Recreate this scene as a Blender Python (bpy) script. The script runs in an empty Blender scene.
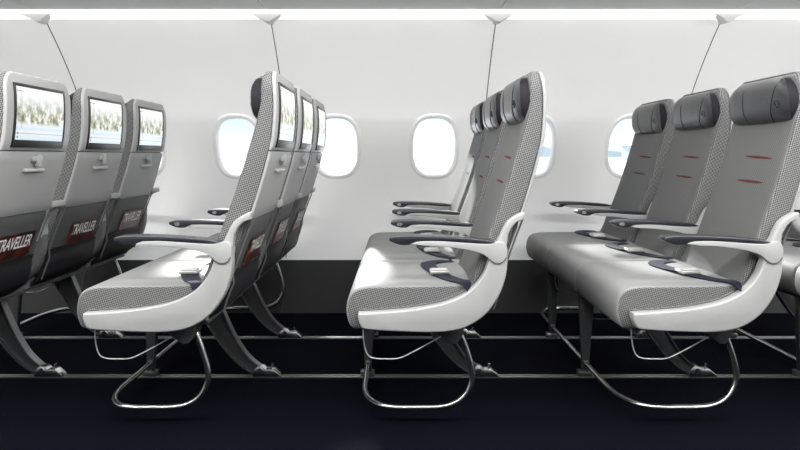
import bpy, bmesh, math, random
import numpy as np
from mathutils import Vector, Matrix

C = bpy.context.scene.collection
SC = bpy.context.scene
rnd = random.Random(4)
PI = math.pi

# ------------------------------------------------------------------ camera
EYE = 0.816                       # eye height above the cabin floor (m)
cam_d = bpy.data.cameras.new('camera')
cam_d.sensor_width = 36.0
cam_d.lens = 36.0 * 698.0 / 800.0
cam_d.shift_x = 0.003
cam_d.shift_y = -69.0 / 800.0
cam_d.clip_start = 0.02
cam_d.clip_end = 8000
cam = bpy.data.objects.new('camera', cam_d)
C.objects.link(cam)
cam.location = (0, 0, EYE)
cam.rotation_euler = (PI / 2, 0, 0)
SC.camera = cam

# ------------------------------------------------------------------ world, sun, lamps, exposure
SC.view_settings.view_transform = 'Standard'
SC.view_settings.look = 'None'
SC.view_settings.exposure = 0.0
SC.view_settings.gamma = 1.0
SC.cycles.use_denoising = True
SC.cycles.max_bounces = 10
SC.cycles.diffuse_bounces = 6
SC.cycles.sample_clamp_indirect = 6.0

world = bpy.data.worlds.new('sky')
SC.world = world
world.use_nodes = True
wn, wl = world.node_tree.nodes, world.node_tree.links
wn.clear()
w_out = wn.new('ShaderNodeOutputWorld')
w_bg = wn.new('ShaderNodeBackground')
w_tc = wn.new('ShaderNodeTexCoord')
w_sep = wn.new('ShaderNodeSeparateXYZ')
w_ramp = wn.new('ShaderNodeValToRGB')
w_ramp.color_ramp.elements[0].position = 0.0
w_ramp.color_ramp.elements[0].color = (1.0, 1.0, 1.0, 1)
w_ramp.color_ramp.elements[1].position = 0.085
w_ramp.color_ramp.elements[1].color = (0.40, 0.58, 0.69, 1)
w_noise = wn.new('ShaderNodeTexNoise')
w_noise.inputs['Scale'].default_value = 5.0
w_noise.inputs['Detail'].default_value = 5.0
w_cr = wn.new('ShaderNodeValToRGB')
w_cr.color_ramp.elements[0].position = 0.42
w_cr.color_ramp.elements[1].position = 0.62
w_mix = wn.new('ShaderNodeMix')
w_mix.data_type = 'RGBA'
w_mix.inputs[7].default_value = (1.0, 1.0, 1.0, 1)
wl.new(w_tc.outputs['Generated'], w_sep.inputs[0])
wl.new(w_sep.outputs['Z'], w_ramp.inputs[0])
wl.new(w_tc.outputs['Generated'], w_noise.inputs['Vector'])
wl.new(w_noise.outputs[0], w_cr.inputs[0])
wl.new(w_cr.outputs[0], w_mix.inputs[0])
wl.new(w_ramp.outputs[0], w_mix.inputs[6])
wl.new(w_mix.outputs[2], w_bg.inputs[0])
w_bg.inputs[1].default_value = 1.5
wl.new(w_bg.outputs[0], w_out.inputs[0])

sun_d = bpy.data.lights.new('sun', 'SUN')
sun_d.energy = 11.0
sun_d.angle = math.radians(4.0)
sun_d.color = (1.0, 0.98, 0.95)
sun = bpy.data.objects.new('sun', sun_d)
C.objects.link(sun)
sun.location = (-1, 20, 8)
sun.rotation_euler = Vector((0.125, -1.0, -0.36)).to_track_quat('-Z', 'Y').to_euler()

def area(name, loc, sx, sy, energy, rot=(0, 0, 0), color=(1, 1, 1)):
    d = bpy.data.lights.new(name, 'AREA')
    d.shape = 'RECTANGLE'
    d.size, d.size_y, d.energy, d.color = sx, sy, energy, color
    o = bpy.data.objects.new(name, d)
    C.objects.link(o)
    o.location, o.rotation_euler = loc, rot
    return o
area('aisle_ceiling_lamp', (0.6, 1.7, 2.02), 6.6, 0.7, 84)
area('added_wall_fill', (0.4, 1.02, 1.46), 7.2, 0.16, 158, rot=(math.radians(58), 0, 0))  # added fill, no real fitting: brightens the window wall and end shells
area('added_cushion_fill', (0.6, 2.75, 1.475), 6.6, 0.30, 16)  # second added fill, unseen below the lockers, lifts cushion tops and wall
COVE = 1.8                         # emission of the strip lights under the lockers

# ------------------------------------------------------------------ materials
MATS = {}
def mat(name, col=(0.5, 0.5, 0.5), rough=0.5, metal=0.0, spec=0.5, coat=0.0, emit=None, estr=0.0):
    m = bpy.data.materials.new(name)
    m.use_nodes = True
    b = m.node_tree.nodes['Principled BSDF']
    b.inputs['Base Color'].default_value = (*col, 1)
    b.inputs['Roughness'].default_value = rough
    b.inputs['Metallic'].default_value = metal
    b.inputs['Specular IOR Level'].default_value = spec
    b.inputs['Coat Weight'].default_value = coat
    if emit:
        b.inputs['Emission Color'].default_value = (*emit, 1)
        b.inputs['Emission Strength'].default_value = estr
    MATS[name] = m
    return m
def bsdf(m): return m.node_tree.nodes['Principled BSDF']
def noise_tint(m, c1, c2, scale, detail=3.0, bump=0.0, dist=0.001):
    n, l = m.node_tree.nodes, m.node_tree.links
    tc = n.new('ShaderNodeTexCoord')
    t = n.new('ShaderNodeTexNoise')
    t.inputs['Scale'].default_value = scale
    t.inputs['Detail'].default_value = detail
    r = n.new('ShaderNodeValToRGB')
    r.color_ramp.elements[0].position, r.color_ramp.elements[1].position = 0.35, 0.65
    r.color_ramp.elements[0].color, r.color_ramp.elements[1].color = (*c1, 1), (*c2, 1)
    l.new(tc.outputs['Object'], t.inputs['Vector'])
    l.new(t.outputs[0], r.inputs[0])
    l.new(r.outputs[0], bsdf(m).inputs['Base Color'])
    if bump:
        bp = n.new('ShaderNodeBump')
        bp.inputs['Strength'].default_value = bump
        bp.inputs['Distance'].default_value = dist
        l.new(t.outputs[0], bp.inputs['Height'])
        l.new(bp.outputs[0], bsdf(m).inputs['Normal'])

M_wall = mat('sidewall', (0.87, 0.87, 0.86), 0.42)
noise_tint(M_wall, (0.86, 0.86, 0.855), (0.88, 0.88, 0.87), 3.0)
M_dado = mat('dado', (0.014, 0.014, 0.0145), 0.6, spec=0.3)
M_floor = mat('carpet', (0.006, 0.007, 0.016), 0.95, spec=0.04)
M_locker = mat('locker', (0.78, 0.78, 0.78), 0.55)
M_seam = mat('seam', (0.07, 0.07, 0.07), 0.7)
M_ceiling = mat('ceiling_panel', (0.8, 0.8, 0.8), 0.6)
M_strip = mat('strip_light', (0.9, 0.9, 0.9), 0.4, emit=(1.0, 0.99, 0.97), estr=COVE)
M_cover = mat('joint_cover', (0.85, 0.85, 0.84), 0.4)
M_winframe = mat('window_trim', (0.82, 0.82, 0.81), 0.35)
M_shell = mat('white_shell', (0.34, 0.34, 0.333), 0.36, coat=0.15)
M_shellback = mat('grey_shell', (0.285, 0.285, 0.28), 0.38, coat=0.1)
M_tray = mat('tray', (0.28, 0.28, 0.277), 0.42)
M_lowback = mat('lower_back', (0.070, 0.071, 0.072), 0.55)
M_pocket = mat('pocket', (0.011, 0.011, 0.0125), 0.55, spec=0.3)
M_piping = mat('piping', (0.10, 0.10, 0.10), 0.5)
M_leather = mat('headrest_leather', (0.10, 0.10, 0.105), 0.31, spec=0.55)
noise_tint(M_leather, (0.022, 0.022, 0.024), (0.034, 0.034, 0.036), 160, bump=0.15, dist=0.0006)
M_leather_dark = mat('headrest_side', (0.007, 0.006, 0.009), 0.65, spec=0.2)
M_stitch = mat('seam_thread', (0.01, 0.01, 0.012), 0.6)
M_cap = mat('armrest_cap', (0.013, 0.0135, 0.018), 0.36, coat=0.2)
M_belt = mat('belt', (0.009, 0.010, 0.024), 0.6, spec=0.3)
M_chrome = mat('chrome', (0.72, 0.71, 0.69), 0.22, metal=1.0)
M_buckle = mat('buckle', (0.62, 0.61, 0.58), 0.42, metal=0.4)
M_tube = mat('tube', (0.52, 0.52, 0.51), 0.24, metal=1.0)
M_wire = mat('wire', (0.75, 0.75, 0.74), 0.38, metal=0.8)
M_leg = mat('leg_grey', (0.055, 0.055, 0.057), 0.45, metal=0.3)
M_rim = mat('leg_rim', (0.22, 0.22, 0.22), 0.32, metal=0.9)
M_black = mat('black_plastic', (0.012, 0.012, 0.013), 0.3)
M_under = mat('underseat', (0.04, 0.04, 0.042), 0.55)
M_support = mat('support_grey', (0.11, 0.11, 0.11), 0.4)
M_red = mat('red_stitch', (0.085, 0.016, 0.015), 0.8, spec=0.2)
M_track = mat('track', (0.27, 0.27, 0.27), 0.35, metal=0.9)
M_white = mat('white_print', (0.80, 0.80, 0.79), 0.5)
M_snow = mat('snow', (0.85, 0.87, 0.9), 0.8)
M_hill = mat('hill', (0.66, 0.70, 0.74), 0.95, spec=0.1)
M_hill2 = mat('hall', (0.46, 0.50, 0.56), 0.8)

def weave(name, dark, light, pitch, ax='xz'):
    """small houndstooth-like woven check"""
    m = mat(name, light, 0.75, spec=0.3)
    n, l = m.node_tree.nodes, m.node_tree.links
    tc = n.new('ShaderNodeTexCoord')
    mp = n.new('ShaderNodeMapping')
    mp.inputs['Rotation'].default_value = (0, math.radians(30), 0)
    mp.inputs['Scale'].default_value = (1.0, 0.0, 1.0)
    ck = n.new('ShaderNodeTexChecker')
    ck.inputs['Scale'].default_value = 1.0 / pitch
    ck.inputs['Color1'].default_value = (*dark, 1)
    ck.inputs['Color2'].default_value = (*light, 1)
    l.new(tc.outputs['Object'], mp.inputs[0])
    l.new(mp.outputs[0], ck.inputs['Vector'])
    l.new(ck.outputs[0], bsdf(m).inputs['Base Color'])
    return m
M_weave = weave('woven_side', (0.016, 0.016, 0.0165), (0.21, 0.21, 0.207), 0.0037)
def ribbed(name, c1, c2, scale):
    m = mat(name, c1, 0.62, spec=0.35)
    n, l = m.node_tree.nodes, m.node_tree.links
    tc = n.new('ShaderNodeTexCoord')
    mp = n.new('ShaderNodeMapping')
    mp.inputs['Rotation'].default_value = (0.6, 0.0, 0.5)
    w = n.new('ShaderNodeTexWave')
    w.inputs['Scale'].default_value = scale
    w.inputs['Distortion'].default_value = 1.5
    w.inputs['Detail'].default_value = 1.0
    r = n.new('ShaderNodeValToRGB')
    r.color_ramp.elements[0].color, r.color_ramp.elements[1].color = (*c1, 1), (*c2, 1)
    bp = n.new('ShaderNodeBump')
    bp.inputs['Strength'].default_value = 0.2
    bp.inputs['Distance'].default_value = 0.0006
    l.new(tc.outputs['Object'], mp.inputs[0])
    l.new(mp.outputs[0], w.inputs['Vector'])
    l.new(w.outputs['Fac'], r.inputs[0])
    l.new(r.outputs[0], bsdf(m).inputs['Base Color'])
    l.new(w.outputs['Fac'], bp.inputs['Height'])
    l.new(bp.outputs[0], bsdf(m).inputs['Normal'])
    return m
M_fabric = ribbed('seat_fabric', (0.074, 0.074, 0.0725), (0.118, 0.118, 0.115), 70)
M_seatcloth = ribbed('cushion_fabric', (0.205, 0.205, 0.20), (0.235, 0.235, 0.23), 110)

# carpet: faint fleck
_n, _l = M_floor.node_tree.nodes, M_floor.node_tree.links
noise_tint(M_floor, (0.0012, 0.0013, 0.0034), (0.0026, 0.0029, 0.0068), 260, 2.0, bump=0.5, dist=0.002)

# glass
M_glass = bpy.data.materials.new('cabin_glass')
M_glass.use_nodes = True
_n, _l = M_glass.node_tree.nodes, M_glass.node_tree.links
_n.clear()
_o = _n.new('ShaderNodeOutputMaterial'); _t = _n.new('ShaderNodeBsdfTransparent'); _g = _n.new('ShaderNodeBsdfGlossy')
_g.inputs['Roughness'].default_value = 0.03
_t.inputs[0].default_value = (0.97, 0.985, 0.99, 1)
_m = _n.new('ShaderNodeMixShader'); _m.inputs[0].default_value = 0.05
_l.new(_t.outputs[0], _m.inputs[1]); _l.new(_g.outputs[0], _m.inputs[2]); _l.new(_m.outputs[0], _o.inputs[0])

# screen picture: pale winter wood over a snowy road
M_screen = bpy.data.materials.new('screen_picture')
M_screen.use_nodes = True
n, l = M_screen.node_tree.nodes, M_screen.node_tree.links
b = n['Principled BSDF']
b.inputs['Base Color'].default_value = (0.02, 0.02, 0.02, 1)
b.inputs['Roughness'].default_value = 0.25
uv = n.new('ShaderNodeTexCoord'); sp = n.new('ShaderNodeSeparateXYZ')
l.new(uv.outputs['UV'], sp.inputs[0])
mp = n.new('ShaderNodeMapping'); mp.inputs['Scale'].default_value = (9, 4.0, 1)
l.new(uv.outputs['UV'], mp.inputs[0])
tn = n.new('ShaderNodeTexNoise'); tn.inputs['Scale'].default_value = 1.0; tn.inputs['Detail'].default_value = 6; tn.inputs['Roughness'].default_value = 0.7
l.new(mp.outputs[0], tn.inputs['Vector'])
tr = n.new('ShaderNodeValToRGB')
tr.color_ramp.elements[0].position = 0.38; tr.color_ramp.elements[0].color = (0.10, 0.125, 0.06, 1)
tr.color_ramp.elements[1].position = 0.57; tr.color_ramp.elements[1].color = (0.93, 0.94, 0.90, 1)
e = tr.color_ramp.elements.new(0.48); e.color = (0.42, 0.42, 0.27, 1)
l.new(tn.outputs[0], tr.inputs[0])
band = n.new('ShaderNodeValToRGB')          # where the trees stand
cr = band.color_ramp
cr.elements[0].position = 0.28; cr.elements[0].color = (0, 0, 0, 1)
cr.elements[1].position = 0.86; cr.elements[1].color = (0, 0, 0, 1)
for p_, v_ in ((0.36, 1.0), (0.55, 0.9), (0.70, 0.4)):
    e = cr.elements.new(p_); e.color = (v_, v_, v_, 1)
l.new(sp.outputs['Y'], band.inputs[0])
bgc = n.new('ShaderNodeValToRGB')           # snow, road, sky from bottom to top
cr = bgc.color_ramp
cr.elements[0].position = 0.0; cr.elements[0].color = (0.72, 0.82, 0.88, 1)
cr.elements[1].position = 1.0; cr.elements[1].color = (0.97, 0.98, 0.97, 1)
for p_, c_ in ((0.115, (0.80, 0.88, 0.92)), (0.13, (0.45, 0.52, 0.55)), (0.145, (0.85, 0.91, 0.94)), (0.22, (0.70, 0.80, 0.88)), (0.33, (0.92, 0.95, 0.97))):
    e = cr.elements.new(p_); e.color = (*c_, 1)
l.new(sp.outputs['Y'], bgc.inputs[0])
mx = n.new('ShaderNodeMix'); mx.data_type = 'RGBA'
l.new(band.outputs[0], mx.inputs[0]); l.new(bgc.outputs[0], mx.inputs[6]); l.new(tr.outputs[0], mx.inputs[7])
l.new(mx.outputs[2], b.inputs['Emission Color'])
b.inputs['Emission Strength'].default_value = 0.95

# magazine cover: black, red and ember brown
M_cover_print = mat('magazine_cover', (0.03, 0.01, 0.01), 0.35)
n, l = M_cover_print.node_tree.nodes, M_cover_print.node_tree.links
tc = n.new('ShaderNodeTexCoord'); tn = n.new('ShaderNodeTexNoise')
tn.inputs['Scale'].default_value = 17.0; tn.inputs['Detail'].default_value = 5; tn.inputs['Distortion'].default_value = 1.2
tr = n.new('ShaderNodeValToRGB')
tr.color_ramp.elements[0].position = 0.38; tr.color_ramp.elements[0].color = (0.010, 0.008, 0.009, 1)
tr.color_ramp.elements[1].position = 0.72; tr.color_ramp.elements[1].color = (0.17, 0.035, 0.016, 1)
e = tr.color_ramp.elements.new(0.52); e.color = (0.05, 0.007, 0.006, 1)
l.new(tc.outputs['Object'], tn.inputs['Vector']); l.new(tn.outputs[0], tr.inputs[0])
l.new(tr.outputs[0], bsdf(M_cover_print).inputs['Base Color'])

# ------------------------------------------------------------------ mesh helpers
def finish(bm, name, mats, smooth=True, angle=35):
    bmesh.ops.recalc_face_normals(bm, faces=bm.faces[:])
    me = bpy.data.meshes.new(name)
    bm.to_mesh(me)
    bm.free()
    for m in (mats if isinstance(mats, (list, tuple)) else [mats]):
        me.materials.append(m)
    if smooth:
        me.polygons.foreach_set('use_smooth', [True] * len(me.polygons))
        me.set_sharp_from_angle(angle=math.radians(angle))
    return me

def link(name, me, parent=None, loc=(0, 0, 0), rot=(0, 0, 0), label=None):
    o = bpy.data.objects.new(name, me)
    C.objects.link(o)
    o.parent = parent
    o.location, o.rotation_euler = loc, rot
    if label: o['label'] = label
    return o

def thing(name, label, cat, loc=(0, 0, 0), group=None):
    o = bpy.data.objects.new(name, None)
    C.objects.link(o)
    o.empty_display_size = 0.1
    o.location = loc
    o['label'] = label
    o['category'] = cat
    if group: o['group'] = group
    return o

def tag(o, label, cat, group=None):
    o['label'], o['category'] = label, cat
    if group: o['group'] = group
    return o

def struct(name, me, parent=None):
    o = link(name, me, parent)
    if parent is None: o['kind'] = 'structure'
    return o

def smooth_path(pts, n=8):
    """Catmull-Rom through the points"""
    pts = [Vector(p) for p in pts]
    P = [pts[0] * 2 - pts[1]] + pts + [pts[-1] * 2 - pts[-2]]
    out = []
    for i in range(1, len(P) - 2):
        a, b, c, d = P[i - 1], P[i], P[i + 1], P[i + 2]
        for k in range(n):
            t = k / n
            out.append(0.5 * ((2 * b) + (c - a) * t + (2 * a - 5 * b + 4 * c - d) * t * t + (3 * b - a - 3 * c + d) * t ** 3))
    out.append(pts[-1])
    return out

def add_tube(bm, pts, r, seg=10, mi=0):
    pts = [Vector(p) for p in pts]
    rings = []
    prev = None
    for i, p in enumerate(pts):
        t = (pts[min(i + 1, len(pts) - 1)] - pts[max(i - 1, 0)]).normalized()
        if prev is None:
            prev = t.cross(Vector((0, 0, 1)))
            if prev.length < 0.1: prev = t.cross(Vector((0, 1, 0)))
        u = (prev - t * prev.dot(t)).normalized()
        prev = u
        v = t.cross(u)
        rr = r[i] if isinstance(r, (list, tuple)) else r
        rings.append([bm.verts.new(p + (u * math.cos(a) + v * math.sin(a)) * rr) for a in [2 * PI * k / seg for k in range(seg)]])
    for A, B in zip(rings, rings[1:]):
        for k in range(seg):
            f = bm.faces.new((A[k], A[(k + 1) % seg], B[(k + 1) % seg], B[k]))
            f.material_index = mi
    for R in (rings[0], rings[-1]):
        bm.faces.new(R).material_index = mi

def add_ribbon(bm, pts, w, th, side=None, mi=0):
    """flat strap along a path"""
    pts = [Vector(p) for p in pts]
    secs = []
    for i, p in enumerate(pts):
        t = (pts[min(i + 1, len(pts) - 1)] - pts[max(i - 1, 0)]).normalized()
        s = Vector(side) if side else t.cross(Vector((0, 0, 1)))
        s = (s - t * s.dot(t)).normalized()
        nn = s.cross(t).normalized()
        if nn.z < 0: nn = -nn
        secs.append([bm.verts.new(p + s * w / 2), bm.verts.new(p - s * w / 2), bm.verts.new(p - s * w / 2 + nn * th), bm.verts.new(p + s * w / 2 + nn * th)])
    for A, B in zip(secs, secs[1:]):
        for k in range(4):
            bm.faces.new((A[k], A[(k + 1) % 4], B[(k + 1) % 4], B[k])).material_index = mi
    bm.faces.new(secs[0]); bm.faces.new(secs[-1])

def add_box(bm, x0, x1, y0, y1, z0, z1, bev=0.0, seg=2, mi=0):
    r = bmesh.ops.create_cube(bm, size=1.0)
    vs = r['verts']
    for v in vs:
        v.co = Vector(((x0 + x1) / 2 + v.co.x * (x1 - x0), (y0 + y1) / 2 + v.co.y * (y1 - y0), (z0 + z1) / 2 + v.co.z * (z1 - z0)))
    fs = set(f for v in vs for f in v.link_faces)
    for f in fs: f.material_index = mi
    if bev:
        es = list({e for v in vs for e in v.link_edges})
        bmesh.ops.bevel(bm, geom=es, offset=bev, segments=seg, affect='EDGES', profile=0.5)

def add_prism(bm, poly, y0, y1, bev=0.0, seg=3, mi=0):
    """an outline in the X-Z plane given depth along Y, with rounded rims"""
    A = [bm.verts.new((x, y0, z)) for x, z in poly]
    B = [bm.verts.new((x, y1, z)) for x, z in poly]
    fa = bm.faces.new(A); fb = bm.faces.new(B[::-1])
    N = len(poly)
    sides = [bm.faces.new((A[i], B[i], B[(i + 1) % N], A[(i + 1) % N])) for i in range(N)]
    for f in [fa, fb] + sides: f.material_index = mi
    if bev:
        bmesh.ops.recalc_face_normals(bm, faces=[fa, fb] + sides)
        es = list(fa.edges) + list(fb.edges)
        bmesh.ops.bevel(bm, geom=es, offset=bev, segments=seg, affect='EDGES', profile=0.5, clamp_overlap=True)

def spl(poly, n=5, closed=False):
    return [(p.x, p.y) for p in smooth_path([(a, b, 0) for a, b in poly], n)]

def loft(bm, rings, mi=0, cap=True):
    V = [[bm.verts.new(p) for p in R] for R in rings]
    n_ = len(V[0])
    for A, B in zip(V, V[1:]):
        for k in range(n_):
            bm.faces.new((A[k], A[(k + 1) % n_], B[(k + 1) % n_], B[k])).material_index = mi
    if cap:
        bm.faces.new(V[0]).material_index = mi
        bm.faces.new(V[-1][::-1]).material_index = mi

def rring(x0, x1, y0, y1, z, r, n=4, rb=None, mid=6, bow=0.0):
    """rounded rectangle at height z: front corners radius r, rear corners rb; front face bowed by bow"""
    rb = r if rb is None else rb
    r = min(r, (x1 - x0) * 0.49, (y1 - y0) * 0.49); rb = min(rb, (x1 - x0) * 0.49, (y1 - y0) * 0.49)
    pts = []
    def corner(cx, cy, a0, rr):
        for k in range(n + 1):
            a = a0 + (PI / 2) * k / n
            pts.append((cx + rr * math.cos(a), cy + rr * math.sin(a), z))
    corner(x1 - rb, y1 - rb, 0, rb)
    corner(x0 + r, y1 - r, PI / 2, r)
    for k in range(1, mid):                       # along the front face
        t = k / mid
        pts.append((x0 + bow * math.sin(PI * t), y1 - r + (y0 - y1 + 2 * r) * t, z))
    corner(x0 + r, y0 + r, PI, r)
    corner(x1 - rb, y0 + rb, 1.5 * PI, rb)
    return pts

# ------------------------------------------------------------------ the cabin cross-section
_zp = [0, .26, .6, .87, 1.0, 1.16, 1.35, 1.455]
_yp = [3.63, 3.75, 3.835, 3.806, 3.74, 3.595, 3.45, 3.30]
_cf = np.polyfit(_zp, _yp, 4)
def WY(z):
    return float(np.polyval(_cf, z)) if z <= 1.47 else float(np.polyval(_cf, 1.47)) - (z - 1.47) * 1.15
MID = 1.70                                        # the cabin's centre line
def mirror(bm):
    for v in bm.verts: v.co.y = 2 * MID - v.co.y
WIN0, BAY, WINZ = 0.199, 0.533, 0.866
KS = range(-7, 8)
XL, XR = WIN0 - 7.5 * BAY, WIN0 + 7.5 * BAY
WW, WH = 0.125, 0.164                             # half width and half height of a window opening

def se(a, w, h, e=2.7):
    c, s = math.cos(a), math.sin(a)
    return (math.copysign(abs(c) ** (2 / e), c) * w, math.copysign(abs(s) ** (2 / e), s) * h)

def wall_mesh(flip):
    bm = bmesh.new()
    NX = 16
    zb, zt = 0.60, 1.14
    for k in KS:
        cx = WIN0 + BAY * k
        outer = []
        xs = [cx - BAY / 2 + BAY * i / NX for i in range(NX + 1)]
        zs = [zb + (zt - zb) * i / NX for i in range(NX + 1)]
        outer += [(x, zb) for x in xs[:-1]] + [(xs[-1], z) for z in zs[:-1]] + [(x, zt) for x in xs[:0:-1]] + [(xs[0], z) for z in zs[:0:-1]]
        rings = []
        for t in (0, .2, .4, .6, .8, 1.0):
            ring = []
            for (x, z) in outer:
                a = math.atan2((z - WINZ) / 1.0, (x - cx))
                ix, iz = se(a, WW, WH)
                # move the inner point so rays stay regular
                px, pz = x + (cx + ix - x) * t, z + (WINZ + iz - z) * t
                ring.append(bm.verts.new((px, WY(pz), pz)))
            rings.append(ring)
        n_ = len(outer)
        for A, B in zip(rings, rings[1:]):
            for i in range(n_):
                bm.faces.new((A[i], A[(i + 1) % n_], B[(i + 1) % n_], B[i]))
        inn = rings[-1]
        rev = [bm.verts.new((v.co.x + (cx - v.co.x) * .10, v.co.y + 0.045, v.co.z + (WINZ - v.co.z) * .08)) for v in inn]
        for i in range(n_):
            bm.faces.new((inn[i], inn[(i + 1) % n_], rev[(i + 1) % n_], rev[i]))
        for z0, z1, m_ in ((0.24, zb, 8), (zt, 1.47, 10), (1.47, 1.80, 3)):
            g = [[bm.verts.new((x, WY(z0 + (z1 - z0) * j / m_), z0 + (z1 - z0) * j / m_)) for x in xs] for j in range(m_ + 1)]
            for j in range(m_):
                for i in range(NX):
                    bm.faces.new((g[j][i], g[j][i + 1], g[j + 1][i + 1], g[j + 1][i]))
    bmesh.ops.remove_doubles(bm, verts=bm.verts[:], dist=1e-4)
    if flip: mirror(bm)
    return finish(bm, 'wall', M_wall, angle=40)

struct('wall_back', wall_mesh(False))
struct('wall_front', wall_mesh(True))

def strip_mesh(name, x0, x1, z0, z1, off, m, flip, n_=12, th=0.0):
    bm = bmesh.new()
    zz = [z0 + (z1 - z0) * i / n_ for i in range(n_ + 1)]
    f = [(WY(z) - off, z) for z in zz]
    b_ = [(WY(z) + 0.004, z) for z in zz[::-1]]
    poly = f + b_
    A = [bm.verts.new((x0, y, z)) for y, z in poly]; B = [bm.verts.new((x1, y, z)) for y, z in poly]
    N = len(poly)
    for i in range(N): bm.faces.new((A[i], A[(i + 1) % N], B[(i + 1) % N], B[i]))
    bm.faces.new(A); bm.faces.new(B[::-1])
    if flip: mirror(bm)
    return finish(bm, name, m, angle=40)
struct('baseboard_back', strip_mesh('dado', XL, XR, 0.0, 0.258, 0.006, M_dado, False))
struct('baseboard_front', strip_mesh('dado', XL, XR, 0.0, 0.258, 0.006, M_dado, True))
SEAMS = [WIN0 + BAY / 2 + 2 * BAY * j for j in range(-4, 4)]
for i, x in enumerate(SEAMS[1:], 1):
    struct('trim_%d' % i, strip_mesh('seam', x - 0.0022, x + 0.0022, 0.27, 1.45, 0.0012, M_seam, False, 40))
    struct('trim_%d' % (i + 20), strip_mesh('seam', x - 0.002, x + 0.002, 0.0, 0.256, 0.008, M_black, False, 10))

bm = bmesh.new(); add_box(bm, XL, XR, 2 * MID - 3.66, 3.66, -0.04, 0.0)
struct('floor', finish(bm, 'floor', M_floor, smooth=False))
# ceiling: shallow vault between the two walls
bm = bmesh.new()
yt = WY(1.80)
prof = [(yt + 0.02, 1.79)] + [(MID + (yt - MID) * math.cos(a), 1.80 + 0.32 * math.sin(a)) for a in [PI * i / 24 for i in range(25)]] + [(2 * MID - yt - 0.02, 1.79)]
prof2 = [(MID + (y - MID) * 1.03, z + 0.03) for y, z in prof]
for (P, ) in ((prof,), (prof2,)):
    A = [bm.verts.new((XL, y, z)) for y, z in P]; B = [bm.verts.new((XR, y, z)) for y, z in P]
    for i in range(len(P) - 1): bm.faces.new((A[i], A[i + 1], B[i + 1], B[i]))
struct('ceiling', finish(bm, 'ceiling', M_ceiling))
for nm, x0, x1 in (('wall_left', XL - 0.04, XL), ('wall_right', XR, XR + 0.04)):
    bm = bmesh.new()
    rows = [(z, WY(z)) for z in [0.0 + 1.8 * i / 20 for i in range(21)]]
    poly = [(y, z) for z, y in rows] + prof[1:-1] + [(2 * MID - y, z) for z, y in rows[::-1]]
    A = [bm.verts.new((x0, y, z)) for y, z in poly]; B = [bm.verts.new((x1, y, z)) for y, z in poly]
    bm.faces.new(A); bm.faces.new(B[::-1])
    struct(nm, finish(bm, nm, M_ceiling, smooth=False))

# windows: trim ring, pane
def ring_mesh(w, h, r):
    bm = bmesh.new()
    prof_ = [(0.012, 0.0), (0.006, -0.006), (-0.004, -0.007), (-0.010, 0.0), (-0.012, 0.012)]
    N = 72
    G = []
    for i in range(N):
        a = 2 * PI * i / N
        x, z = se(a, 1, 1)
        row = []
        for (o, d) in prof_:
            row.append(bm.verts.new((x * (w + o), WY(WINZ + z * (h + o)) + d, z * (h + o))))
        G.append(row)
    for i in range(N):
        for j in range(len(prof_) - 1):
            bm.faces.new((G[i][j], G[(i + 1) % N][j], G[(i + 1) % N][j + 1], G[i][j + 1]))
    return bm
def pane_mesh():
    bm = bmesh.new()
    N = 72
    for d in (0.0, 0.004):
        bm.faces.new([bm.verts.new((se(2 * PI * i / N, 1, 1)[0] * WW * .94, WY(WINZ + se(2 * PI * i / N, 1, 1)[1] * WH * .95) + 0.043 + d, se(2 * PI * i / N, 1, 1)[1] * WH * .95)) for i in range(N)])
    return bm
def shade_mesh():
    """lower edge of the raised window shade, just inside the top of the opening"""
    bm = bmesh.new()
    N = 24
    top = [se(PI * (0.22 + 0.56 * i / N), 1, 1) for i in range(N + 1)]
    loop = [(x * WW * .97, z * WH * .97) for x, z in top]
    zlow = loop[0][1]
    loop += [(loop[-1][0], zlow - 0.0), (loop[0][0], zlow - 0.0)][0:0]
    for d in (0.032, 0.036):
        bm.faces.new([bm.verts.new((x, WY(WINZ + z) + d, z)) for x, z in loop])
    return bm
for flip in (False, True):
    b1, b2 = ring_mesh(WW, WH, .01), pane_mesh()
    if flip: mirror(b1); mirror(b2)
    me1 = finish(b1, 'window_frame', M_winframe, angle=60)
    me2 = finish(b2, 'window_pane', M_glass, smooth=False)
    for k in KS:
        w = bpy.data.objects.new('window_%d' % (k + 8 + (15 if flip else 0)), None)
        C.objects.link(w); w['kind'] = 'structure'
        w.location = (WIN0 + BAY * k, 0, WINZ)
        link('window_frame', me1, w); link('window_pane', me2, w)

# ------------------------------------------------------------------ overhead lockers and strip light
def locker_mesh(flip):
    bm = bmesh.new()
    prof_ = [(3.185, 1.484), (2.34, 1.484), (2.24, 1.50), (2.20, 1.56), (2.24, 1.72), (2.40, 1.88), (2.75, 1.88), (2.94, 1.77), (3.17, 1.58)]
    L = 2 * BAY - 0.004
    A = [bm.verts.new((-L / 2, y, z)) for y, z in prof_]; B = [bm.verts.new((L / 2, y, z)) for y, z in prof_]
    N = len(prof_)
    for i in range(N): bm.faces.new((A[i], A[(i + 1) % N], B[(i + 1) % N], B[i]))
    bm.faces.new(A); bm.faces.new(B[::-1])
    if flip: mirror(bm)
    return finish(bm, 'locker', M_locker, angle=25)
def latch_mesh(flip):
    bm = bmesh.new()
    add_box(bm, -0.06, 0.06, 2.185, 2.215, 1.53, 1.56, 0.004)
    if flip: mirror(bm)
    return finish(bm, 'latch', M_shell)
LK = {0: 'grey locker underside above the leftmost seats, at the photo\'s upper left corner',
      1: 'grey locker underside above the second seat row, left of the photo centre',
      2: 'grey locker underside above the side-view middle seats, around the photo centre',
      3: 'grey locker underside above the front-facing right seats, right of the photo centre',
      4: 'grey locker underside at the photo\'s upper right corner'}
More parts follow.
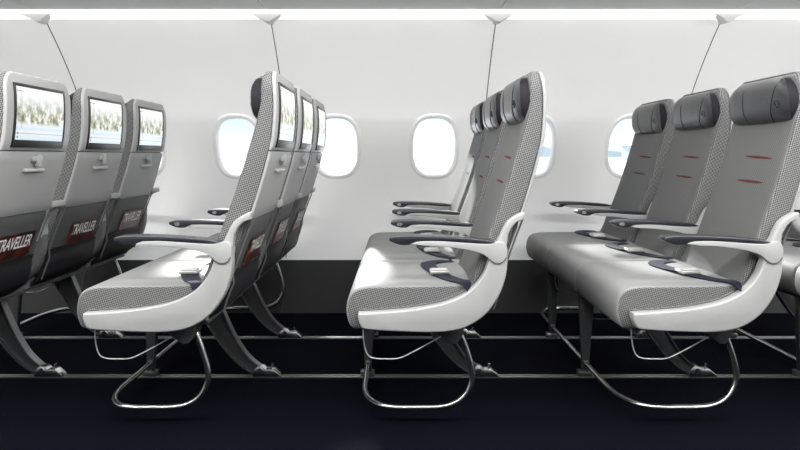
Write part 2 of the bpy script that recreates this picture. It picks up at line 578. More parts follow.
for flip in (False, True):
    lm, hm = locker_mesh(flip), latch_mesh(flip)
    for j in range(-3, 4):
        cx = SEAMS[3] + BAY + 2 * BAY * (j - 0)
        if not (XL < cx < XR - 0.3): continue
        if flip and not -2 <= j <= 2: continue
        lab = None
        idx = j + 3
        vis = {-2: LK[0], -1: LK[1], 0: LK[2], 1: LK[3], 2: LK[4]}
        lab = vis.get(j) if not flip else 'grey overhead locker above the empty side of the cabin, behind the viewer'
        if lab is None: lab = 'grey overhead locker beyond the edge of the photo'
        t = thing('overhead_locker', lab, 'overhead bin', (cx, 0, 0), 'overhead lockers' if not flip else 'lockers behind the viewer')
        link('locker_body', lm, t); link('latch', hm, t)

def strip_light(flip):
    bm = bmesh.new()
    yc, zc, r = 3.225, 1.4735, 0.0105
    prof_ = [(yc - 0.006 + r * math.cos(a) * 0.9, zc + r * math.sin(a)) for a in [PI / 2 + PI * i / 10 for i in range(11)]] + [(3.30, zc - r), (3.30, zc + r)]
    A = [bm.verts.new((XL + .01, y, z)) for y, z in prof_]; B = [bm.verts.new((XR - .01, y, z)) for y, z in prof_]
    N = len(prof_)
    for i in range(N): bm.faces.new((A[i], A[(i + 1) % N], B[(i + 1) % N], B[i]))
    bm.faces.new(A); bm.faces.new(B[::-1])
    if flip: mirror(bm)
    return finish(bm, 'strip', M_strip)
def joint_mesh(flip):
    """white clip that wraps the strip where two wall panels meet"""
    bm = bmesh.new()
    secs = []
    for t in (0.0, 0.25, 0.5, 0.75, 1.0):
        w = 0.066 * (1 - t) ** 1.2 + 0.012
        z = 1.470 - 0.030 * t
        y = 3.196 + 0.03 * t ** 1.5
        secs.append((w, z, y))
    F = [[bm.verts.new((sx * w, y, z)) for sx in (-1, -.5, 0, .5, 1)] for w, z, y in secs]
    Bk = [[bm.verts.new((sx * w, y + 0.03 + 0.05 * (i / 4), z)) for sx in (-1, -.5, 0, .5, 1)] for i, (w, z, y) in enumerate(secs)]
    for G in (F, Bk):
        for a in range(4):
            for c in range(4):
                bm.faces.new((G[a][c], G[a][c + 1], G[a + 1][c + 1], G[a + 1][c]))
    for a in range(4):
        bm.faces.new((F[a][0], F[a + 1][0], Bk[a + 1][0], Bk[a][0])); bm.faces.new((F[a][4], F[a + 1][4], Bk[a + 1][4], Bk[a][4]))
    for c in range(4):
        bm.faces.new((F[0][c], F[0][c + 1], Bk[0][c + 1], Bk[0][c])); bm.faces.new((F[4][c], F[4][c + 1], Bk[4][c + 1], Bk[4][c]))
    if flip: mirror(bm)
    return finish(bm, 'joint', M_cover)
for flip in (False, True):
    t = thing('strip_light', 'long glowing white strip light running along the top of the window wall' if not flip else
              'long glowing strip light on the wall behind the viewer', 'light', (0, 2 * MID - 3.23 if flip else 3.23, 1.45))
    t.location = (0, 0, 0)
    link('diffuser', strip_light(flip), t)
    jm = joint_mesh(flip)
    for x in SEAMS[1:]: link('joint_cover', jm, t, (x, 0, 0))

# ------------------------------------------------------------------ floor tracks
Y_TRACK = (2.577, 3.125)
for y, lab in zip(Y_TRACK, ('bright metal seat track in the dark floor, the one nearer the viewer',
                            'bright metal seat track in the dark floor, the one nearer the window wall')):
    bm = bmesh.new()
    add_box(bm, XL + 0.02, XR - 0.02, y - 0.016, y - 0.006, 0.0, 0.006, 0.0015)
    add_box(bm, XL + 0.02, XR - 0.02, y + 0.006, y + 0.016, 0.0, 0.006, 0.0015)
    add_box(bm, XL + 0.02, XR - 0.02, y - 0.007, y + 0.007, 0.0, 0.002)
    tag(link('seat_track', finish(bm, 'track', M_track)), lab, 'floor track', 'seat tracks in the floor')

# ------------------------------------------------------------------ seat parts (row coordinates: x along the cabin, z up, y from the seat's own near edge)
def table(pts):
    zz = [p[1] for p in pts]; xx = [p[0] for p in pts]
    return lambda z: float(np.interp(z, zz, xx))
FX = table([(.190, .385), (.206, .419), (.239, .493), (.268, .582), (.307, .685), (.345, .804), (.372, .893), (.387, .952), (.393, 1.027), (.392, 1.068)])
RX = table([(.255, .36), (.272, .40), (.306, .49), (.338, .58), (.366, .650), (.4035, .7745), (.4255, .863), (.432, .9376), (.4315, 1.012), (.423, 1.068)])
def sm(f, z):
    return (f(z - .03) + f(z - .015) + 2 * f(z) + f(z + .015) + f(z + .03)) / 6
SW = 0.402                         # width of one backrest
ZT = 1.073
PITCH = 0.509
def inset_at(z, r=0.066):
    if z <= ZT - r: return 0.0
    d = min(1.0, (z - (ZT - r)) / r)
    return r * (1 - math.sqrt(max(0, 1 - d * d))) * 0.8

def backrest_mesh():
    bm = bmesh.new()
    zs = [.39 + (1.0 - .39) * i / 22 for i in range(23)] + [1.01, 1.022, 1.032, 1.041, 1.049, 1.057, 1.064, 1.069, 1.072]
    rings = []
    for z in zs:
        i_ = inset_at(z)
        xf, xr = sm(FX, z), sm(RX, z) - 0.001
        k = max(0, (z - 1.04) / .028)
        xf += 0.010 * k * k
        rings.append(rring(xf, xr, i_, SW - i_, z, 0.016, rb=0.004, bow=0.007 if z < .95 else 0.0))
    loft(bm, rings)
    bmesh.ops.recalc_face_normals(bm, faces=bm.faces[:])
    for f in bm.faces:
        nn = f.normal
        f.material_index = 1 if (abs(nn.y) > 0.72 or (nn.z > 0.45 and f.calc_center_median().z > 1.035)) else 0
    return finish(bm, 'backrest', [M_fabric, M_weave], angle=50)

def back_panel(z0, z1, th, m, name, out=0.0, y0=-0.003, y1=SW + 0.003, rb=0.012, n_=14, top=False):
    bm = bmesh.new()
    rings = []
    zs = [z0 + (z1 - z0) * i / n_ for i in range(n_ + 1)]
    if top: zs = zs[:-2] + [z1 - .03, z1 - .02, z1 - .013, z1 - .007, z1 - .003, z1]
    for j, z in enumerate(zs):
        i_ = inset_at(z)
        x0 = sm(RX, z) + out
        e = 0.004 if j in (0, len(zs) - 1) else 0.0
        rings.append(rring(x0, x0 + th - e, y0 + i_, y1 - i_, z, 0.001, rb=rb))
    loft(bm, rings)
    return finish(bm, name, m, angle=40)

def headrest_mesh():
    bm = bmesh.new()
    rings = []
    z0, z1 = .918, 1.062
    for i in range(15):
        t = i / 14
        z = z0 + (z1 - z0) * t
        e = (1 - abs(2 * t - 1) ** 3.2)
        xf = .388 - .030 * e ** .6 - .004 * t
        ii = .012 + .020 * (1 - e) + .042 * (max(0, t - .45) / .55) ** 2.2
        xb = .396
        ring = []
        y0, y1 = ii - .007, SW - ii - .007
        N = 22
        for k in range(N + 1):               # front face, gently bowed, folded back at both wings
            s = k / N
            edge = min(s, 1 - s)
            fold = 0.008 * max(0, 1 - edge / .12) ** 2 if e > .05 else 0
            ring.append((xf + fold - .004 * math.sin(PI * s) * e, y0 + (y1 - y0) * s, z))
        ring += [(xb, y1, z), (xb, y0, z)]
        rings.append(ring)
    loft(bm, rings)
    bmesh.ops.recalc_face_normals(bm, faces=bm.faces[:])
    for f in bm.faces:
        f.material_index = 1 if abs(f.normal.y) > .55 else 0
    return finish(bm, 'headrest', [M_leather, M_leather_dark], angle=45)
def hr_x(z, y):
    t = (z - .918) / .138
    e = (1 - abs(2 * t - 1) ** 3.2)
    s = (y - .005) / (SW - .024)
    edge = min(s, 1 - s)
    return .388 - .030 * e ** .6 - .004 * t + 0.008 * max(0, 1 - edge / .12) ** 2 - .004 * math.sin(PI * s) * e
def seam_mesh(ys):
    bm = bmesh.new()
    pts = []
    for i in range(13):
        z = .924 + .126 * i / 12
        t = i / 12
        y = ys[0] * (1 - t) ** 2 + 2 * ys[1] * t * (1 - t) + ys[2] * t * t
        pts.append((hr_x(z, y) - .0002, y, z))
    add_tube(bm, pts, 0.0016, 6)
    return finish(bm, 'seam_line', M_stitch)
def emblem_mesh():
    bm = bmesh.new()
    cy, cz = .055, .972
    for k0, rr in ((0.0, .016), (2.1, .0125), (4.2, .009)):
        pts = []
        for i in range(10):
            a = k0 + 3.4 * i / 9
            r_ = rr * (1 - .35 * i / 9)
            y, z = cy + r_ * math.cos(a), cz + r_ * math.sin(a)
            pts.append((hr_x(z, y) - .0004, y, z))
        add_tube(bm, pts, 0.0011, 5)
    return finish(bm, 'emblem', M_leather_dark)

def stripe_mesh(zc, yc, w, h, tilt):
    """thin lens-shaped stitched mark lying on the seat front"""
    bm = bmesh.new()
    N = 10
    top, bot = [], []
    for i in range(N + 1):
        s = -1 + 2 * i / N
        hh = h * (1 - s * s) ** .7
        y = yc + s * w / 2
        for lst, sg in ((top, 1), (bot, -1)):
            z = zc + tilt * s + sg * hh / 2
            edge = (y - .016) / (SW - .032)
            lst.append((sm(FX, z) + .007 * math.sin(PI * edge) - .0012, y, z))
    V1 = [bm.verts.new(p) for p in top]; V2 = [bm.verts.new(p) for p in bot]
    W1 = [bm.verts.new((p[0] + .003, p[1], p[2])) for p in top]; W2 = [bm.verts.new((p[0] + .003, p[1], p[2])) for p in bot]
    for i in range(N):
        bm.faces.new((V1[i], V1[i + 1], V2[i + 1], V2[i])); bm.faces.new((W1[i], W1[i + 1], W2[i + 1], W2[i]))
        bm.faces.new((V1[i], V1[i + 1], W1[i + 1], W1[i])); bm.faces.new((V2[i], V2[i + 1], W2[i + 1], W2[i]))
    bmesh.ops.remove_doubles(bm, verts=bm.verts[:], dist=1e-5)
    return finish(bm, 'stripe', M_red)

CW = 0.487
def cushion_mesh():
    bm = bmesh.new()
    prof_ = spl([(.235, .325), (.25, .38), (.232, .432), (.19, .436), (.10, .4335), (0, .4325), (-.08, .431), (-.118, .424), (-.140, .408), (-.150, .383), (-.152, .355), (-.147, .328), (-.136, .308), (-.11, .303), (0, .310), (.12, .318)], 3)
    add_prism(bm, prof_, 0.0, CW, 0.011, 3)
    bmesh.ops.recalc_face_normals(bm, faces=bm.faces[:])
    for f in bm.faces:
        f.material_index = 1 if abs(f.normal.y) > .75 else 0
    return finish(bm, 'cushion', [M_seatcloth, M_weave], angle=40)

# screen on the back of the seat
def sx(z): return sm(RX, z) + 0.0115
def screen_frame_mesh():
    bm = bmesh.new()
    y0, y1, z0, z1 = .036, .352, .842, 1.040
    for (a0, a1, c0, c1) in ((y0, y1, z1 - .010, z1), (y0, y1, z0, z0 + .024), (y0, y0 + .008, z0, z1), (y1 - .008, y1, z0, z1)):
        bb = bmesh.new()
        add_box(bb, -.004, .006, a0, a1, c0, c1, .0015)
        bmesh.ops.subdivide_edges(bb, edges=[e for e in bb.edges if abs(e.verts[0].co.z - e.verts[1].co.z) > .1], cuts=9, use_grid_fill=True)
        for v in bb.verts: v.co.x += sx(v.co.z) - .001
        tmp = bpy.data.meshes.new('t'); bb.to_mesh(tmp); bb.free(); bm.from_mesh(tmp); bpy.data.meshes.remove(tmp)
    return finish(bm, 'screen_frame', M_black)
def display_mesh():
    bm = bmesh.new()
    uvl = bm.loops.layers.uv.new('UVMap')
    y0, y1, z0, z1 = .043, .345, .865, 1.031
    xb, xt = sx(.86), sx(1.0)
    N = 10
    F = [[bm.verts.new((sx(z0 + (z1 - z0) * k / N) + .0022, y, z0 + (z1 - z0) * k / N)) for y in (y0, y1)] for k in range(N + 1)]
    B = [[bm.verts.new((v.co.x - .004, v.co.y, v.co.z)) for v in r_] for r_ in F]
    for k in range(N):
        f = bm.faces.new((F[k][0], F[k][1], F[k + 1][1], F[k + 1][0]))
        bm.faces.new((B[k][0], B[k + 1][0], B[k + 1][1], B[k][1]))
        for c in (0, 1): bm.faces.new((F[k][c], F[k + 1][c], B[k + 1][c], B[k][c]))
        for lp, u in zip(f.loops, ((0, k / N), (1, k / N), (1, (k + 1) / N), (0, (k + 1) / N))): lp[uvl].uv = u
    bm.faces.new((F[0][0], F[0][1], B[0][1], B[0][0])); bm.faces.new((F[N][0], F[N][1], B[N][1], B[N][0]))
    return finish(bm, 'display', M_screen, smooth=False)
def menu_mark_mesh():
    """small grey menu lines in the upper left corner of the display"""
    bm = bmesh.new()
    X = lambda z: sx(z) + .0021
    for y0, y1, z0, z1 in ((.050, .055, 1.0145, 1.019), (.060, .090, 1.0155, 1.0175), (.0755, .0765, .90, 1.0155), (.055, .062, .883, .889), (.055, .062, .872, .877)):
        bb = bmesh.new(); add_box(bb, 0, .0006, y0, y1, z0, z1)
        bmesh.ops.subdivide_edges(bb, edges=[e for e in bb.edges if abs(e.verts[0].co.z - e.verts[1].co.z) > .02], cuts=9, use_grid_fill=True)
        for v in bb.verts: v.co.x += X(v.co.z)
        tmp = bpy.data.meshes.new('t'); bb.to_mesh(tmp); bb.free(); bm.from_mesh(tmp); bpy.data.meshes.remove(tmp)
    return finish(bm, 'menu', mat('menu_grey', (.2, .2, .22), .5), smooth=False)
def latch_tray_mesh():
    bm = bmesh.new()
    z = .80; x = sm(RX, z) + .012
    add_box(bm, x, x + .010, .172, .232, .798, .816, .003)
    add_box(bm, x, x + .016, .193, .213, .782, .822, .003)
    return finish(bm, 'latch', M_tray)
def ledge_mesh():
    bm = bmesh.new()
    z = .770; x = sm(RX, z) + .009
    add_box(bm, x, x + .013, .140, .262, z - .006, z + .006, .004)
    return finish(bm, 'ledge', M_shell)
def pocket_mesh():
    """dark lower pocket, with an open lip the magazine stands behind"""
    bm = bmesh.new()
    rings = []
    for i in range(13):
        t = i / 12
        z = .330 + (.472 - .330) * t
        x0 = sm(RX, max(z, .37)) + .006 - (0.05 * max(0, (.37 - z) / .04))
        th = .012 + .016 * math.sin(PI * min(1, t * 1.0 + .15)) ** .8
        rings.append(rring(x0, x0 + th, 0.004, SW - .004, z, .001, rb=.010))
    loft(bm, rings)
    return finish(bm, 'pocket', M_pocket, angle=50)
def piping_mesh(y):
    bm = bmesh.new()
    if True:
        add_tube(bm, [(sm(RX, z) + .014 + (.012 if z < .46 else 0), y, z) for z in [.36 + .27 * i / 10 for i in range(11)]], .003, 6)
    return finish(bm, 'piping', M_piping)
# armrest and end panel outlines, in metres
def P2(lst, k=343.5):
    return [((px - 397.5) / k, EYE - (py - 156) / k) for px, py in lst]
cap_out = spl(P2([(389, 239.2), (390.5, 237), (398, 235.8), (412, 235.3), (440, 236), (470, 238), (488, 240), (497, 242.6)]), 4) + spl(P2([(495, 244.2), (486, 244.2), (470, 243), (440, 241), (421, 240.6), (414, 241.6), (409, 244.6), (400, 244.6), (393, 242.4), (389.4, 240.5)]), 3)
arm_out = spl(P2([(411, 243.5), (420, 241.2), (440, 241), (470, 243), (488, 243.6), (496, 242), (501.5, 241.5), (505.5, 244.5), (507, 251), (505.4, 258), (500, 262.4), (494, 262), (488, 257.5), (480, 252.8), (462, 248.6), (440, 246), (420, 245.4)]), 4)[:-1]
bracket_out = P2([(496, 244), (500, 237), (503.5, 229), (508, 221.5), (514, 217), (523, 212.4), (525.5, 213), (524.6, 219.6), (517, 222.6), (512.6, 227), (508.6, 234), (507, 246), (505.5, 256), (499, 259)])
sweep_top = spl(P2([(358.2, 313.2), (380, 312), (410, 309.4), (440, 304), (460, 296.5), (474, 286.5), (484, 273), (489.5, 258), (492, 250)]), 5)
sweep_bot = spl(P2([(506.5, 250), (507.2, 262), (505.4, 277), (498.8, 295.5), (485, 314.5), (465, 327.2), (440, 332), (400, 331.5), (368, 329.4), (361.5, 327.4)]), 5)
end_out = sweep_top + sweep_bot + P2([(359, 322), (357.6, 317)])
AW = 0.052
def cap_mesh():
    bm = bmesh.new(); add_prism(bm, cap_out, -AW / 2, AW / 2, .0035, 3)
    return finish(bm, 'armrest_cap', M_cap)
def arm_mesh():
    bm = bmesh.new(); add_prism(bm, arm_out, -.027, .024, .005, 3)
    return finish(bm, 'armrest', M_shell)
def pivot_line_mesh():
    bm = bmesh.new()
    pts = P2([(486.5, 256.6), (490, 260.2), (494.5, 262.6), (499.5, 262.9), (503.4, 260.6), (505.8, 257)])
    add_tube(bm, smooth_path([(x, -.0265, z) for x, z in pts], 4), .0019, 6)
    return finish(bm, 'pivot_line', M_seam)
def bracket_mesh():
    bm = bmesh.new(); add_prism(bm, bracket_out, -.014, .018, .004, 3)
    return finish(bm, 'back_bracket', M_shell)
def bridge_mesh():
    bm = bmesh.new()
    add_box(bm, .352, .378, -.060, .034, .632, .654, .005, 3)
    return finish(bm, 'back_bridge', M_shellback)
def strut_mesh():
    so = spl(P2([(492, 250), (489, 262), (484, 276), (476, 291), (468, 303)]), 4) + spl(P2([(486, 311), (498, 297), (505, 278), (507, 262), (506.5, 250)]), 4)
    bm = bmesh.new(); add_prism(bm, so, -.022, .022, .005, 3)
    return finish(bm, 'armrest_support', M_support)
def end_mesh():
    bm = bmesh.new(); add_prism(bm, end_out, -.024, .0165, .011, 4)
    return finish(bm, 'end_panel', M_shell)
def button_mesh():
    bm = bmesh.new()
    x, z = P2([(400, 240.2)])[0]
    bmesh.ops.create_cone(bm, cap_ends=True, segments=20, radius1=.0115, radius2=.0100, depth=.004, matrix=Matrix.Translation((x, -AW / 2 - .0008, z)) @ Matrix.Rotation(PI / 2, 4, 'X'))
    for v in bm.verts: v.co.z = z + (v.co.z - z) * .62
    return finish(bm, 'recline_button', M_chrome)
def lip_mesh():
    """dark rubber line between cushion side and white end panel"""
    bm = bmesh.new()
    add_tube(bm, [(x, .0160, z + .0015) for x, z in sweep_top], .003, 6)
    return finish(bm, 'gasket', M_black)

# seat belt: two straps and a buckle lying on the cushion
ZB = .4365
def strap_mesh(side):
    bm = bmesh.new()
    if side == 'near':
        pts = [(.222, -.0095, .385), (.219, -.0095, .410), (.213, -.004, .434), (.200, .018, ZB + .003), (.178, .055, ZB), (.158, .100, ZB - .0005), (.142, .140, ZB + .001), (.135, .165, ZB + .004)]
    else:
        pts = [(.131, .185, ZB + .006), (.124, .225, ZB + .003), (.114, .290, ZB - .001), (.106, .350, ZB - .001), (.110, .390, ZB), (.135, .424, ZB + .001), (.170, .444, ZB), (.205, .452, ZB - .003)]
    add_ribbon(bm, smooth_path(pts, 5), .052, .0025)
    return finish(bm, 'strap', M_belt, angle=60)
def buckle_mesh():
    bm = bmesh.new()
    add_box(bm, .104, .164, .146, .208, ZB + .003, ZB + .014, .004, 3)
    add_box(bm, .108, .160, .150, .184, ZB + .012, ZB + .019, .003, 3)
    return finish(bm, 'buckle', M_buckle)
def wire_mesh():
    """thin wire loop under the front of the seat that holds the life-vest pouch"""
    bm = bmesh.new()
    pts = [((px - 397.5) / 338., .012, EYE - (py - 156) / 338.) for px, py in [(362.5, 326), (363, 338), (364.5, 349), (368, 357), (375, 360), (387, 360.5), (398, 360), (408, 356), (425, 347), (442, 337.5), (462, 327)]]
    add_tube(bm, smooth_path(pts, 5), .0020, 8)
    return finish(bm, 'wire_loop', M_wire)

# base: legs, beams, baggage bar
def front_leg_mesh():
    bm = bmesh.new()
    add_prism(bm, [(-.132, .325), (-.074, .325), (-.096, .05), (-.096, .012), (-.122, .012), (-.122, .05)], -.013, .013, .003, 2)
    return finish(bm, 'front_leg', M_leg)
def front_foot_mesh():
    bm = bmesh.new()
    add_box(bm, -.136, -.085, -.018, .018, 0.006, .026, .004)
    add_box(bm, -.118, -.100, -.020, .020, .040, .066, .004)
    return finish(bm, 'floor_fitting', M_rim)
rl_c = [(.070, .325), (.098, .275), (.130, .215), (.170, .143), (.222, .074), (.268, .036), (.300, .020)]
rl_w = [.092, .082, .070, .058, .044, .034, .028]
def rear_leg_out():
    c = smooth_path([(x, z, 0) for x, z in rl_c], 4)
    w = np.interp(np.linspace(0, 1, len(c)), np.linspace(0, 1, len(rl_w)), rl_w)
    L, R = [], []
    for i, p in enumerate(c):
        t = (c[min(i + 1, len(c) - 1)] - c[max(i - 1, 0)]).normalized()
        nn = Vector((-t.y, t.x, 0))
        L.append(p + nn * w[i] / 2); R.append(p - nn * w[i] / 2)
    return L, R
def rear_leg_mesh():
    L, R = rear_leg_out()
    bm = bmesh.new()
    add_prism(bm, [(p.x, p.y) for p in L] + [(p.x, p.y) for p in R[::-1]], -.009, .009, .002, 2)
    return finish(bm, 'rear_leg', M_leg)
def rear_rim_mesh(which):
    S = rear_leg_out()[which]
    bm = bmesh.new()
    secs = []
    add_ribbon(bm, [(p.x, 0, p.y) for p in S], .036, .005, side=(0, 1, 0))
    return finish(bm, 'leg_flange', M_rim)
def rear_foot_mesh():
    bm = bmesh.new()
    add_prism(bm, [(.268, .006), (.268, .028), (.288, .046), (.306, .044), (.318, .034), (.345, .034), (.368, .016), (.374, .006)], -.020, .020, .003, 2)
    bmesh.ops.create_cone(bm, cap_ends=True, segments=14, radius1=.010, radius2=.009, depth=.050, matrix=Matrix.Translation((.297, 0, .030)) @ Matrix.Rotation(PI / 2, 4, 'X'))
    bmesh.ops.create_cone(bm, cap_ends=True, segments=12, radius1=.006, radius2=.005, depth=.018, matrix=Matrix.Translation((.338, 0, .040)))
    return finish(bm, 'floor_fitting', M_chrome)
def beam_mesh(x, z, r):
    bm = bmesh.new()
    add_tube(bm, [(x, 2.16, z), (x, 3.47, z)], r, 14)
    return finish(bm, 'cross_beam', M_under)
def knee_mesh():
    """small dark bracket that carries the end of the baggage bar"""
    bm = bmesh.new()
    add_prism(bm, [(.085, .318), (.200, .318), (.196, .285), (.178, .258), (.160, .256), (.120, .284)], 2.075, 2.150, .004, 2)
    return finish(bm, 'bar_bracket', M_under)
def pan_mesh():
    bm = bmesh.new()
    add_prism(bm, [(-.100, .302), (.0, .308), (.12, .316), (.23, .323), (.235, .315), (.20, .306), (.10, .298), (-.05, .292), (-.095, .292)], 2.09, 3.50, .004, 2)
    return finish(bm, 'seat_pan', M_under)
def bar_mesh():
    bm = bmesh.new()
    xa, zb_, yn, yf = -.108, .054, 2.115, 3.50
    near = [(xa, 2.75, zb_), (xa, 2.50, zb_), (xa, 2.34, zb_), (xa + .004, 2.26, zb_), (xa + .022, 2.185, zb_), (xa + .06, 2.132, zb_), (xa + .11, yn, zb_), (.05, yn, zb_), (.12, yn, zb_ + .001), (.165, yn, zb_ + .010), (.200, yn, zb_ + .032), (.222, yn, zb_ + .068), (.226, yn, zb_ + .11), (.212, yn, zb_ + .165), (.194, yn, zb_ + .215), (.170, yn, zb_ + .262)]
    far = [(x, yf - (y - yn), z) for x, y, z in near]
    pts = far[::-1] + near
    add_tube(bm, smooth_path(pts, 5), .0092, 12)
    return finish(bm, 'baggage_bar', M_tube)

# ------------------------------------------------------------------ build meshes once
ME = dict(
    backrest=backrest_mesh(), headrest=headrest_mesh(), seam_a=seam_mesh((.104, .086, .055)), seam_b=seam_mesh((.255, .272, .255)), emblem=emblem_mesh(),
    red_a=stripe_mesh(.812, .160, .185, .0075, .004), red_b=stripe_mesh(.735, .168, .180, .0075, .002),
    bezel=back_panel(.834, ZT - .001, .011, M_shellback, 'back_shell', top=True, n_=16),
    tray=back_panel(.624, .8305, .010, M_tray, 'tray_table', rb=.008),
    low=back_panel(.38, .6215, .009, M_lowback, 'lower_panel', y0=.003, y1=SW - .003, rb=.008),
    frame=screen_frame_mesh(), display=display_mesh(), menu=menu_mark_mesh(), latch=latch_tray_mesh(), ledge=ledge_mesh(),
    pocket=pocket_mesh(), piping=piping_mesh(.0015), piping_b=piping_mesh(SW - .0015), cushion=cushion_mesh(),
    cap=cap_mesh(), arm=arm_mesh(), pivot=pivot_line_mesh(), bracket=bracket_mesh(), bridge=bridge_mesh(), knee=knee_mesh(), strut=strut_mesh(), end=end_mesh(), button=button_mesh(), lip=lip_mesh(),
    strap_n=strap_mesh('near'), strap_f=strap_mesh('far'), buckle=buckle_mesh(), wire=wire_mesh(),
    fleg=front_leg_mesh(), ffoot=front_foot_mesh(), rleg=rear_leg_mesh(), rim0=rear_rim_mesh(0), rim1=rear_rim_mesh(1), rfoot=rear_foot_mesh(),
    beam_a=beam_mesh(-.06, .286, .014), beam_b=beam_mesh(.09, .286, .016), pan=pan_mesh(), bar=bar_mesh())

ROW = 0.80
Y0 = 2.07
ROWS = {   # row: (index, words)
    'A': (-2, 'in the leftmost row, seen from behind'),
    'B': (-1, 'in the second row from the left, seen edge-on from its rear'),
    'C': (0, 'in the side-on row at the photo centre'),
    'D': (1, 'in the front-facing row on the right'),
    'E': (2, 'in the row cut off at the right edge'),
}
SEATS = {
    ('A', 0): 'aisle seat at the left edge, its grey back with the largest lit screen',
    ('A', 1): 'middle seat of the leftmost row, its back and screen between two others',
    ('A', 2): 'window-side seat of the leftmost row, its screen back closest to the white wall',
    ('B', 0): 'aisle seat of the second row from left, woven side and white end panel fully shown',
    ('B', 1): 'middle seat of the second row from left, narrow screen just behind the aisle seat',
    ('B', 2): 'window-side seat of the second row from left, its thin screen beside the window',
    ('C', 0): 'side-on aisle seat at the photo centre with white end panel and tall woven side',
    ('C', 1): 'middle seat of the side-on centre row, its headrest between two others',
    ('C', 2): 'window-side seat of the side-on centre row, its headrest the farthest of three',
    ('D', 0): 'front-facing aisle seat on the right with the largest dark headrest and white end panel',
    ('D', 1): 'middle seat of the front-facing right row, between two other dark headrests',
    ('D', 2): 'window-side seat of the front-facing right row, its headrest overlapping the right window',
    ('E', 0): 'aisle seat of the last row, beyond the right edge of the photo',
    ('E', 1): 'seat cut off at the right edge, its pale cushion behind the right white end panel',
    ('E', 2): 'window-side seat cut off at the right edge, mostly behind the front-facing row',
}
BASES = {
    'A': 'metal seat base at the left edge, its curved rear legs under the screens',
    'B': 'metal seat base with looped tube under the second row from the left',
    'C': 'metal seat base with looped tube under the side-on centre row',
    'D': 'metal seat base with long looped tube under the front-facing right row',
    'E': 'metal seat base at the right edge, only its front legs and bar in view',
}

def armrest(parent, y, end, button):
    a = link('armrest', ME['arm'], parent, (0, y, 0))
    link('armrest_cap', ME['cap'], a, label='dark navy armrest cap')
    link('back_bracket', ME['bracket'], a); link('pivot_groove', ME['pivot'], a)
    if button: link('recline_button', ME['button'], a, label='round chrome button')
    if end:
        e = link('end_panel', ME['end'], parent, (0, y, 0))
        link('gasket', ME['lip'], e, label='thin black edging')
    else:
        link('armrest_support', ME['strut'], a); link('back_bridge', ME['bridge'], a)

for r, (ri, words) in ROWS.items():
    rx = ri * ROW
    base = thing('triple_seat_base', BASES[r], 'seat base', (rx, 0, 0), 'metal bases under the seat rows')
    link('seat_pan', ME['pan'], base)
    link('cross_beam', ME['beam_a'], base); link('cross_beam', ME['beam_b'], base)
    link('bar_bracket', ME['knee'], base)
    link('baggage_bar', ME['bar'], base, label='shiny bent tube around the legs')
    for y in Y_TRACK:
        f = link('front_leg', ME['fleg'], base, (0, y, 0)); link('floor_fitting', ME['ffoot'], f)
        g = link('rear_leg', ME['rleg'], base, (0, y, 0))
        link('leg_flange', ME['rim0'], g); link('leg_flange', ME['rim1'], g); link('floor_fitting', ME['rfoot'], g)
    for i in range(3):
        y0 = Y0 + PITCH * i
        s = thing('airplane_seat', SEATS[(r, i)], 'seat', (rx, y0, 0), 'grey airplane seats')
        cy = 2.0655 + (CW + .0015) * i - y0
        link('seat_cushion', ME['cushion'], s, (0, cy, 0))
        bk = link('backrest', ME['backrest'], s)
        link('stitch_mark', ME['red_a'], bk, label='upper red stitched mark'); link('stitch_mark', ME['red_b'], bk, label='lower red stitched mark')
        h = link('headrest', ME['headrest'], s, label='dark leather headrest')
        link('seam_line', ME['seam_a'], h); link('seam_line', ME['seam_b'], h); link('emblem', ME['emblem'], h)
        link('back_shell', ME['bezel'], s)
        m = link('screen_frame', ME['frame'], s, label='black screen surround')
        link('display', ME['display'], m, label='lit display with a snowy wood'); link('menu_mark', ME['menu'], m)
        t = link('tray_table', ME['tray'], s)
        link('tray_latch', ME['latch'], t); link('tray_ledge', ME['ledge'], t)
        lo = link('lower_panel', ME['low'], s, label='dark grey lower back panel')
        link('piping', ME['piping'], lo); link('piping', ME['piping_b'], lo)
        link('literature_pocket', ME['pocket'], s, label='black pocket')
        armrest(s, -.020 if i == 0 else -.040, i == 0, i > 0)
        if i == 2: armrest(s, SW + .062, False, True)
        bl = link('seat_belt', ME['strap_n'], s, label='navy belt strap')
        link('strap', ME['strap_f'], bl); link('buckle', ME['buckle'], bl, label='silver buckle')
        link('wire_loop', ME['wire'], s)

# ------------------------------------------------------------------ magazines in the pockets of the two left rows
fc = bpy.data.curves.new('title', 'FONT')
fc.body = 'TRAVELLER'
fc.size = 0.062
fc.space_character = 0.92
fc.offset = 0.0006
fo = bpy.data.objects.new('title', fc)
C.objects.link(fo)
bpy.context.view_layer.update()
tm = bpy.data.meshes.new_from_object(fo.evaluated_get(bpy.context.evaluated_depsgraph_get()))
bpy.data.objects.remove(fo)
xs_ = [v.co.x for v in tm.vertices]; ys_ = [v.co.y for v in tm.vertices]
MW, MH = 0.232, 0.185
Zlo = .385
slope = Vector((sm(RX, .56) - sm(RX, .46), 0, .10)).normalized()
org = Vector((sm(RX, .46) + .0125, 0, .46)) - slope * ((.46 - Zlo) / slope.z)
def magpt(u, v, d): # u across, v up, d outwards
    nrm = Vector((slope.z, 0, -slope.x))
    return org + slope * v + Vector((0, u, 0)) + nrm * d
bt = bmesh.new(); bt.from_mesh(tm)
x0_, x1_, y0_, y1_ = min(xs_), max(xs_), min(ys_), max(ys_)
for v in bt.verts:
    u = .012 + (v.co.x - x0_) / (x1_ - x0_) * (MW - .024)
    w_ = MH - .054 + (v.co.y - y0_) / (y1_ - y0_) * .044
    v.co = magpt(u, w_, .0037)
me_title = finish(bt, 'title', M_white, smooth=False)
me_title.materials.clear(); me_title.materials.append(M_white)
bmg = bmesh.new()
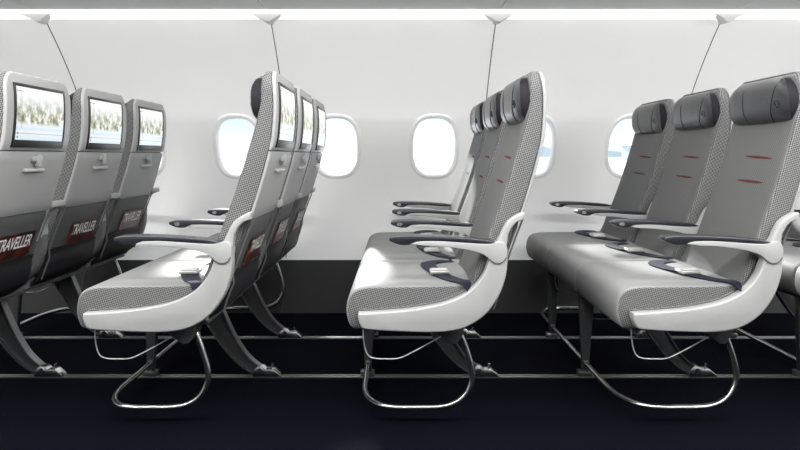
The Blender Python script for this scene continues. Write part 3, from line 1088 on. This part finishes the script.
c8 = [magpt(u, v, d) for d in (0, .0032) for u, v in ((0, 0), (MW, 0), (MW, MH), (0, MH))]
V = [bmg.verts.new(p) for p in c8]
for f in ((0, 1, 2, 3), (4, 5, 6, 7), (0, 1, 5, 4), (1, 2, 6, 5), (2, 3, 7, 6), (3, 0, 4, 7)): bmg.faces.new([V[i] for i in f])
me_mag = finish(bmg, 'magazine', M_cover_print, smooth=False)
MAGS = {('A', 0): 'black and red magazine in the seat pocket at the left edge of the photo',
        ('A', 1): 'black and red magazine in the middle pocket of the leftmost row',
        ('A', 2): 'black and red magazine in the window-side pocket of the leftmost row',
        ('B', 0): 'steeply foreshortened red magazine in the pocket beside the second row\'s white end panel',
        ('B', 1): 'foreshortened red magazine in the middle pocket of the second row from left',
        ('B', 2): 'sliver of red magazine in the window-side pocket of the second row from left'}
for (r, i), lab in MAGS.items():
    t = thing('magazine', lab, 'magazine', (ROWS[r][0] * ROW, Y0 + PITCH * i + .122, 0), 'magazines in the seat pockets')
    link('magazine_cover', me_mag, t); link('title_lettering', me_title, t, label='white printed title letters')

# ------------------------------------------------------------------ outside: snowy apron, hazy halls and hills
bm = bmesh.new()
add_box(bm, -3000, 3000, 5, 4000, -3.7, -3.5)
o = struct('ground_outside', finish(bm, 'ground', M_snow, smooth=False))
def ridge_mesh(x0, x1, y, h, seed, n_=60, depth=200):
    r_ = random.Random(seed)
    ph = [(r_.uniform(1, 9), r_.uniform(0, 6.28), r_.uniform(.3, 1)) for _ in range(7)]
    bm = bmesh.new()
    rows_ = []
    for j in range(5):
        row = []
        for i in range(n_ + 1):
            t = i / n_
            hh = sum(a * math.sin(f * 2 * PI * t + p_) for f, p_, a in ph) / 4 + 1
            k = math.sin(PI * j / 4)
            row.append(bm.verts.new((x0 + (x1 - x0) * t, y + depth * j / 4, -3.6 + max(0.15, hh) * h * k)))
        rows_.append(row)
    for A, B in zip(rows_, rows_[1:]):
        for i in range(n_): bm.faces.new((A[i], A[i + 1], B[i + 1], B[i]))
    return finish(bm, 'ridge', M_hill, angle=180)
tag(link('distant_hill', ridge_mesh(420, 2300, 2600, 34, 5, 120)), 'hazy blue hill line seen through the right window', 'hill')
for x, w, y, h, lab in ((215, 70, 640, 14, 'pale low airport hall seen through the right window'),):
    t = thing('airport_hall', lab, 'building', (x, y, -3.5))
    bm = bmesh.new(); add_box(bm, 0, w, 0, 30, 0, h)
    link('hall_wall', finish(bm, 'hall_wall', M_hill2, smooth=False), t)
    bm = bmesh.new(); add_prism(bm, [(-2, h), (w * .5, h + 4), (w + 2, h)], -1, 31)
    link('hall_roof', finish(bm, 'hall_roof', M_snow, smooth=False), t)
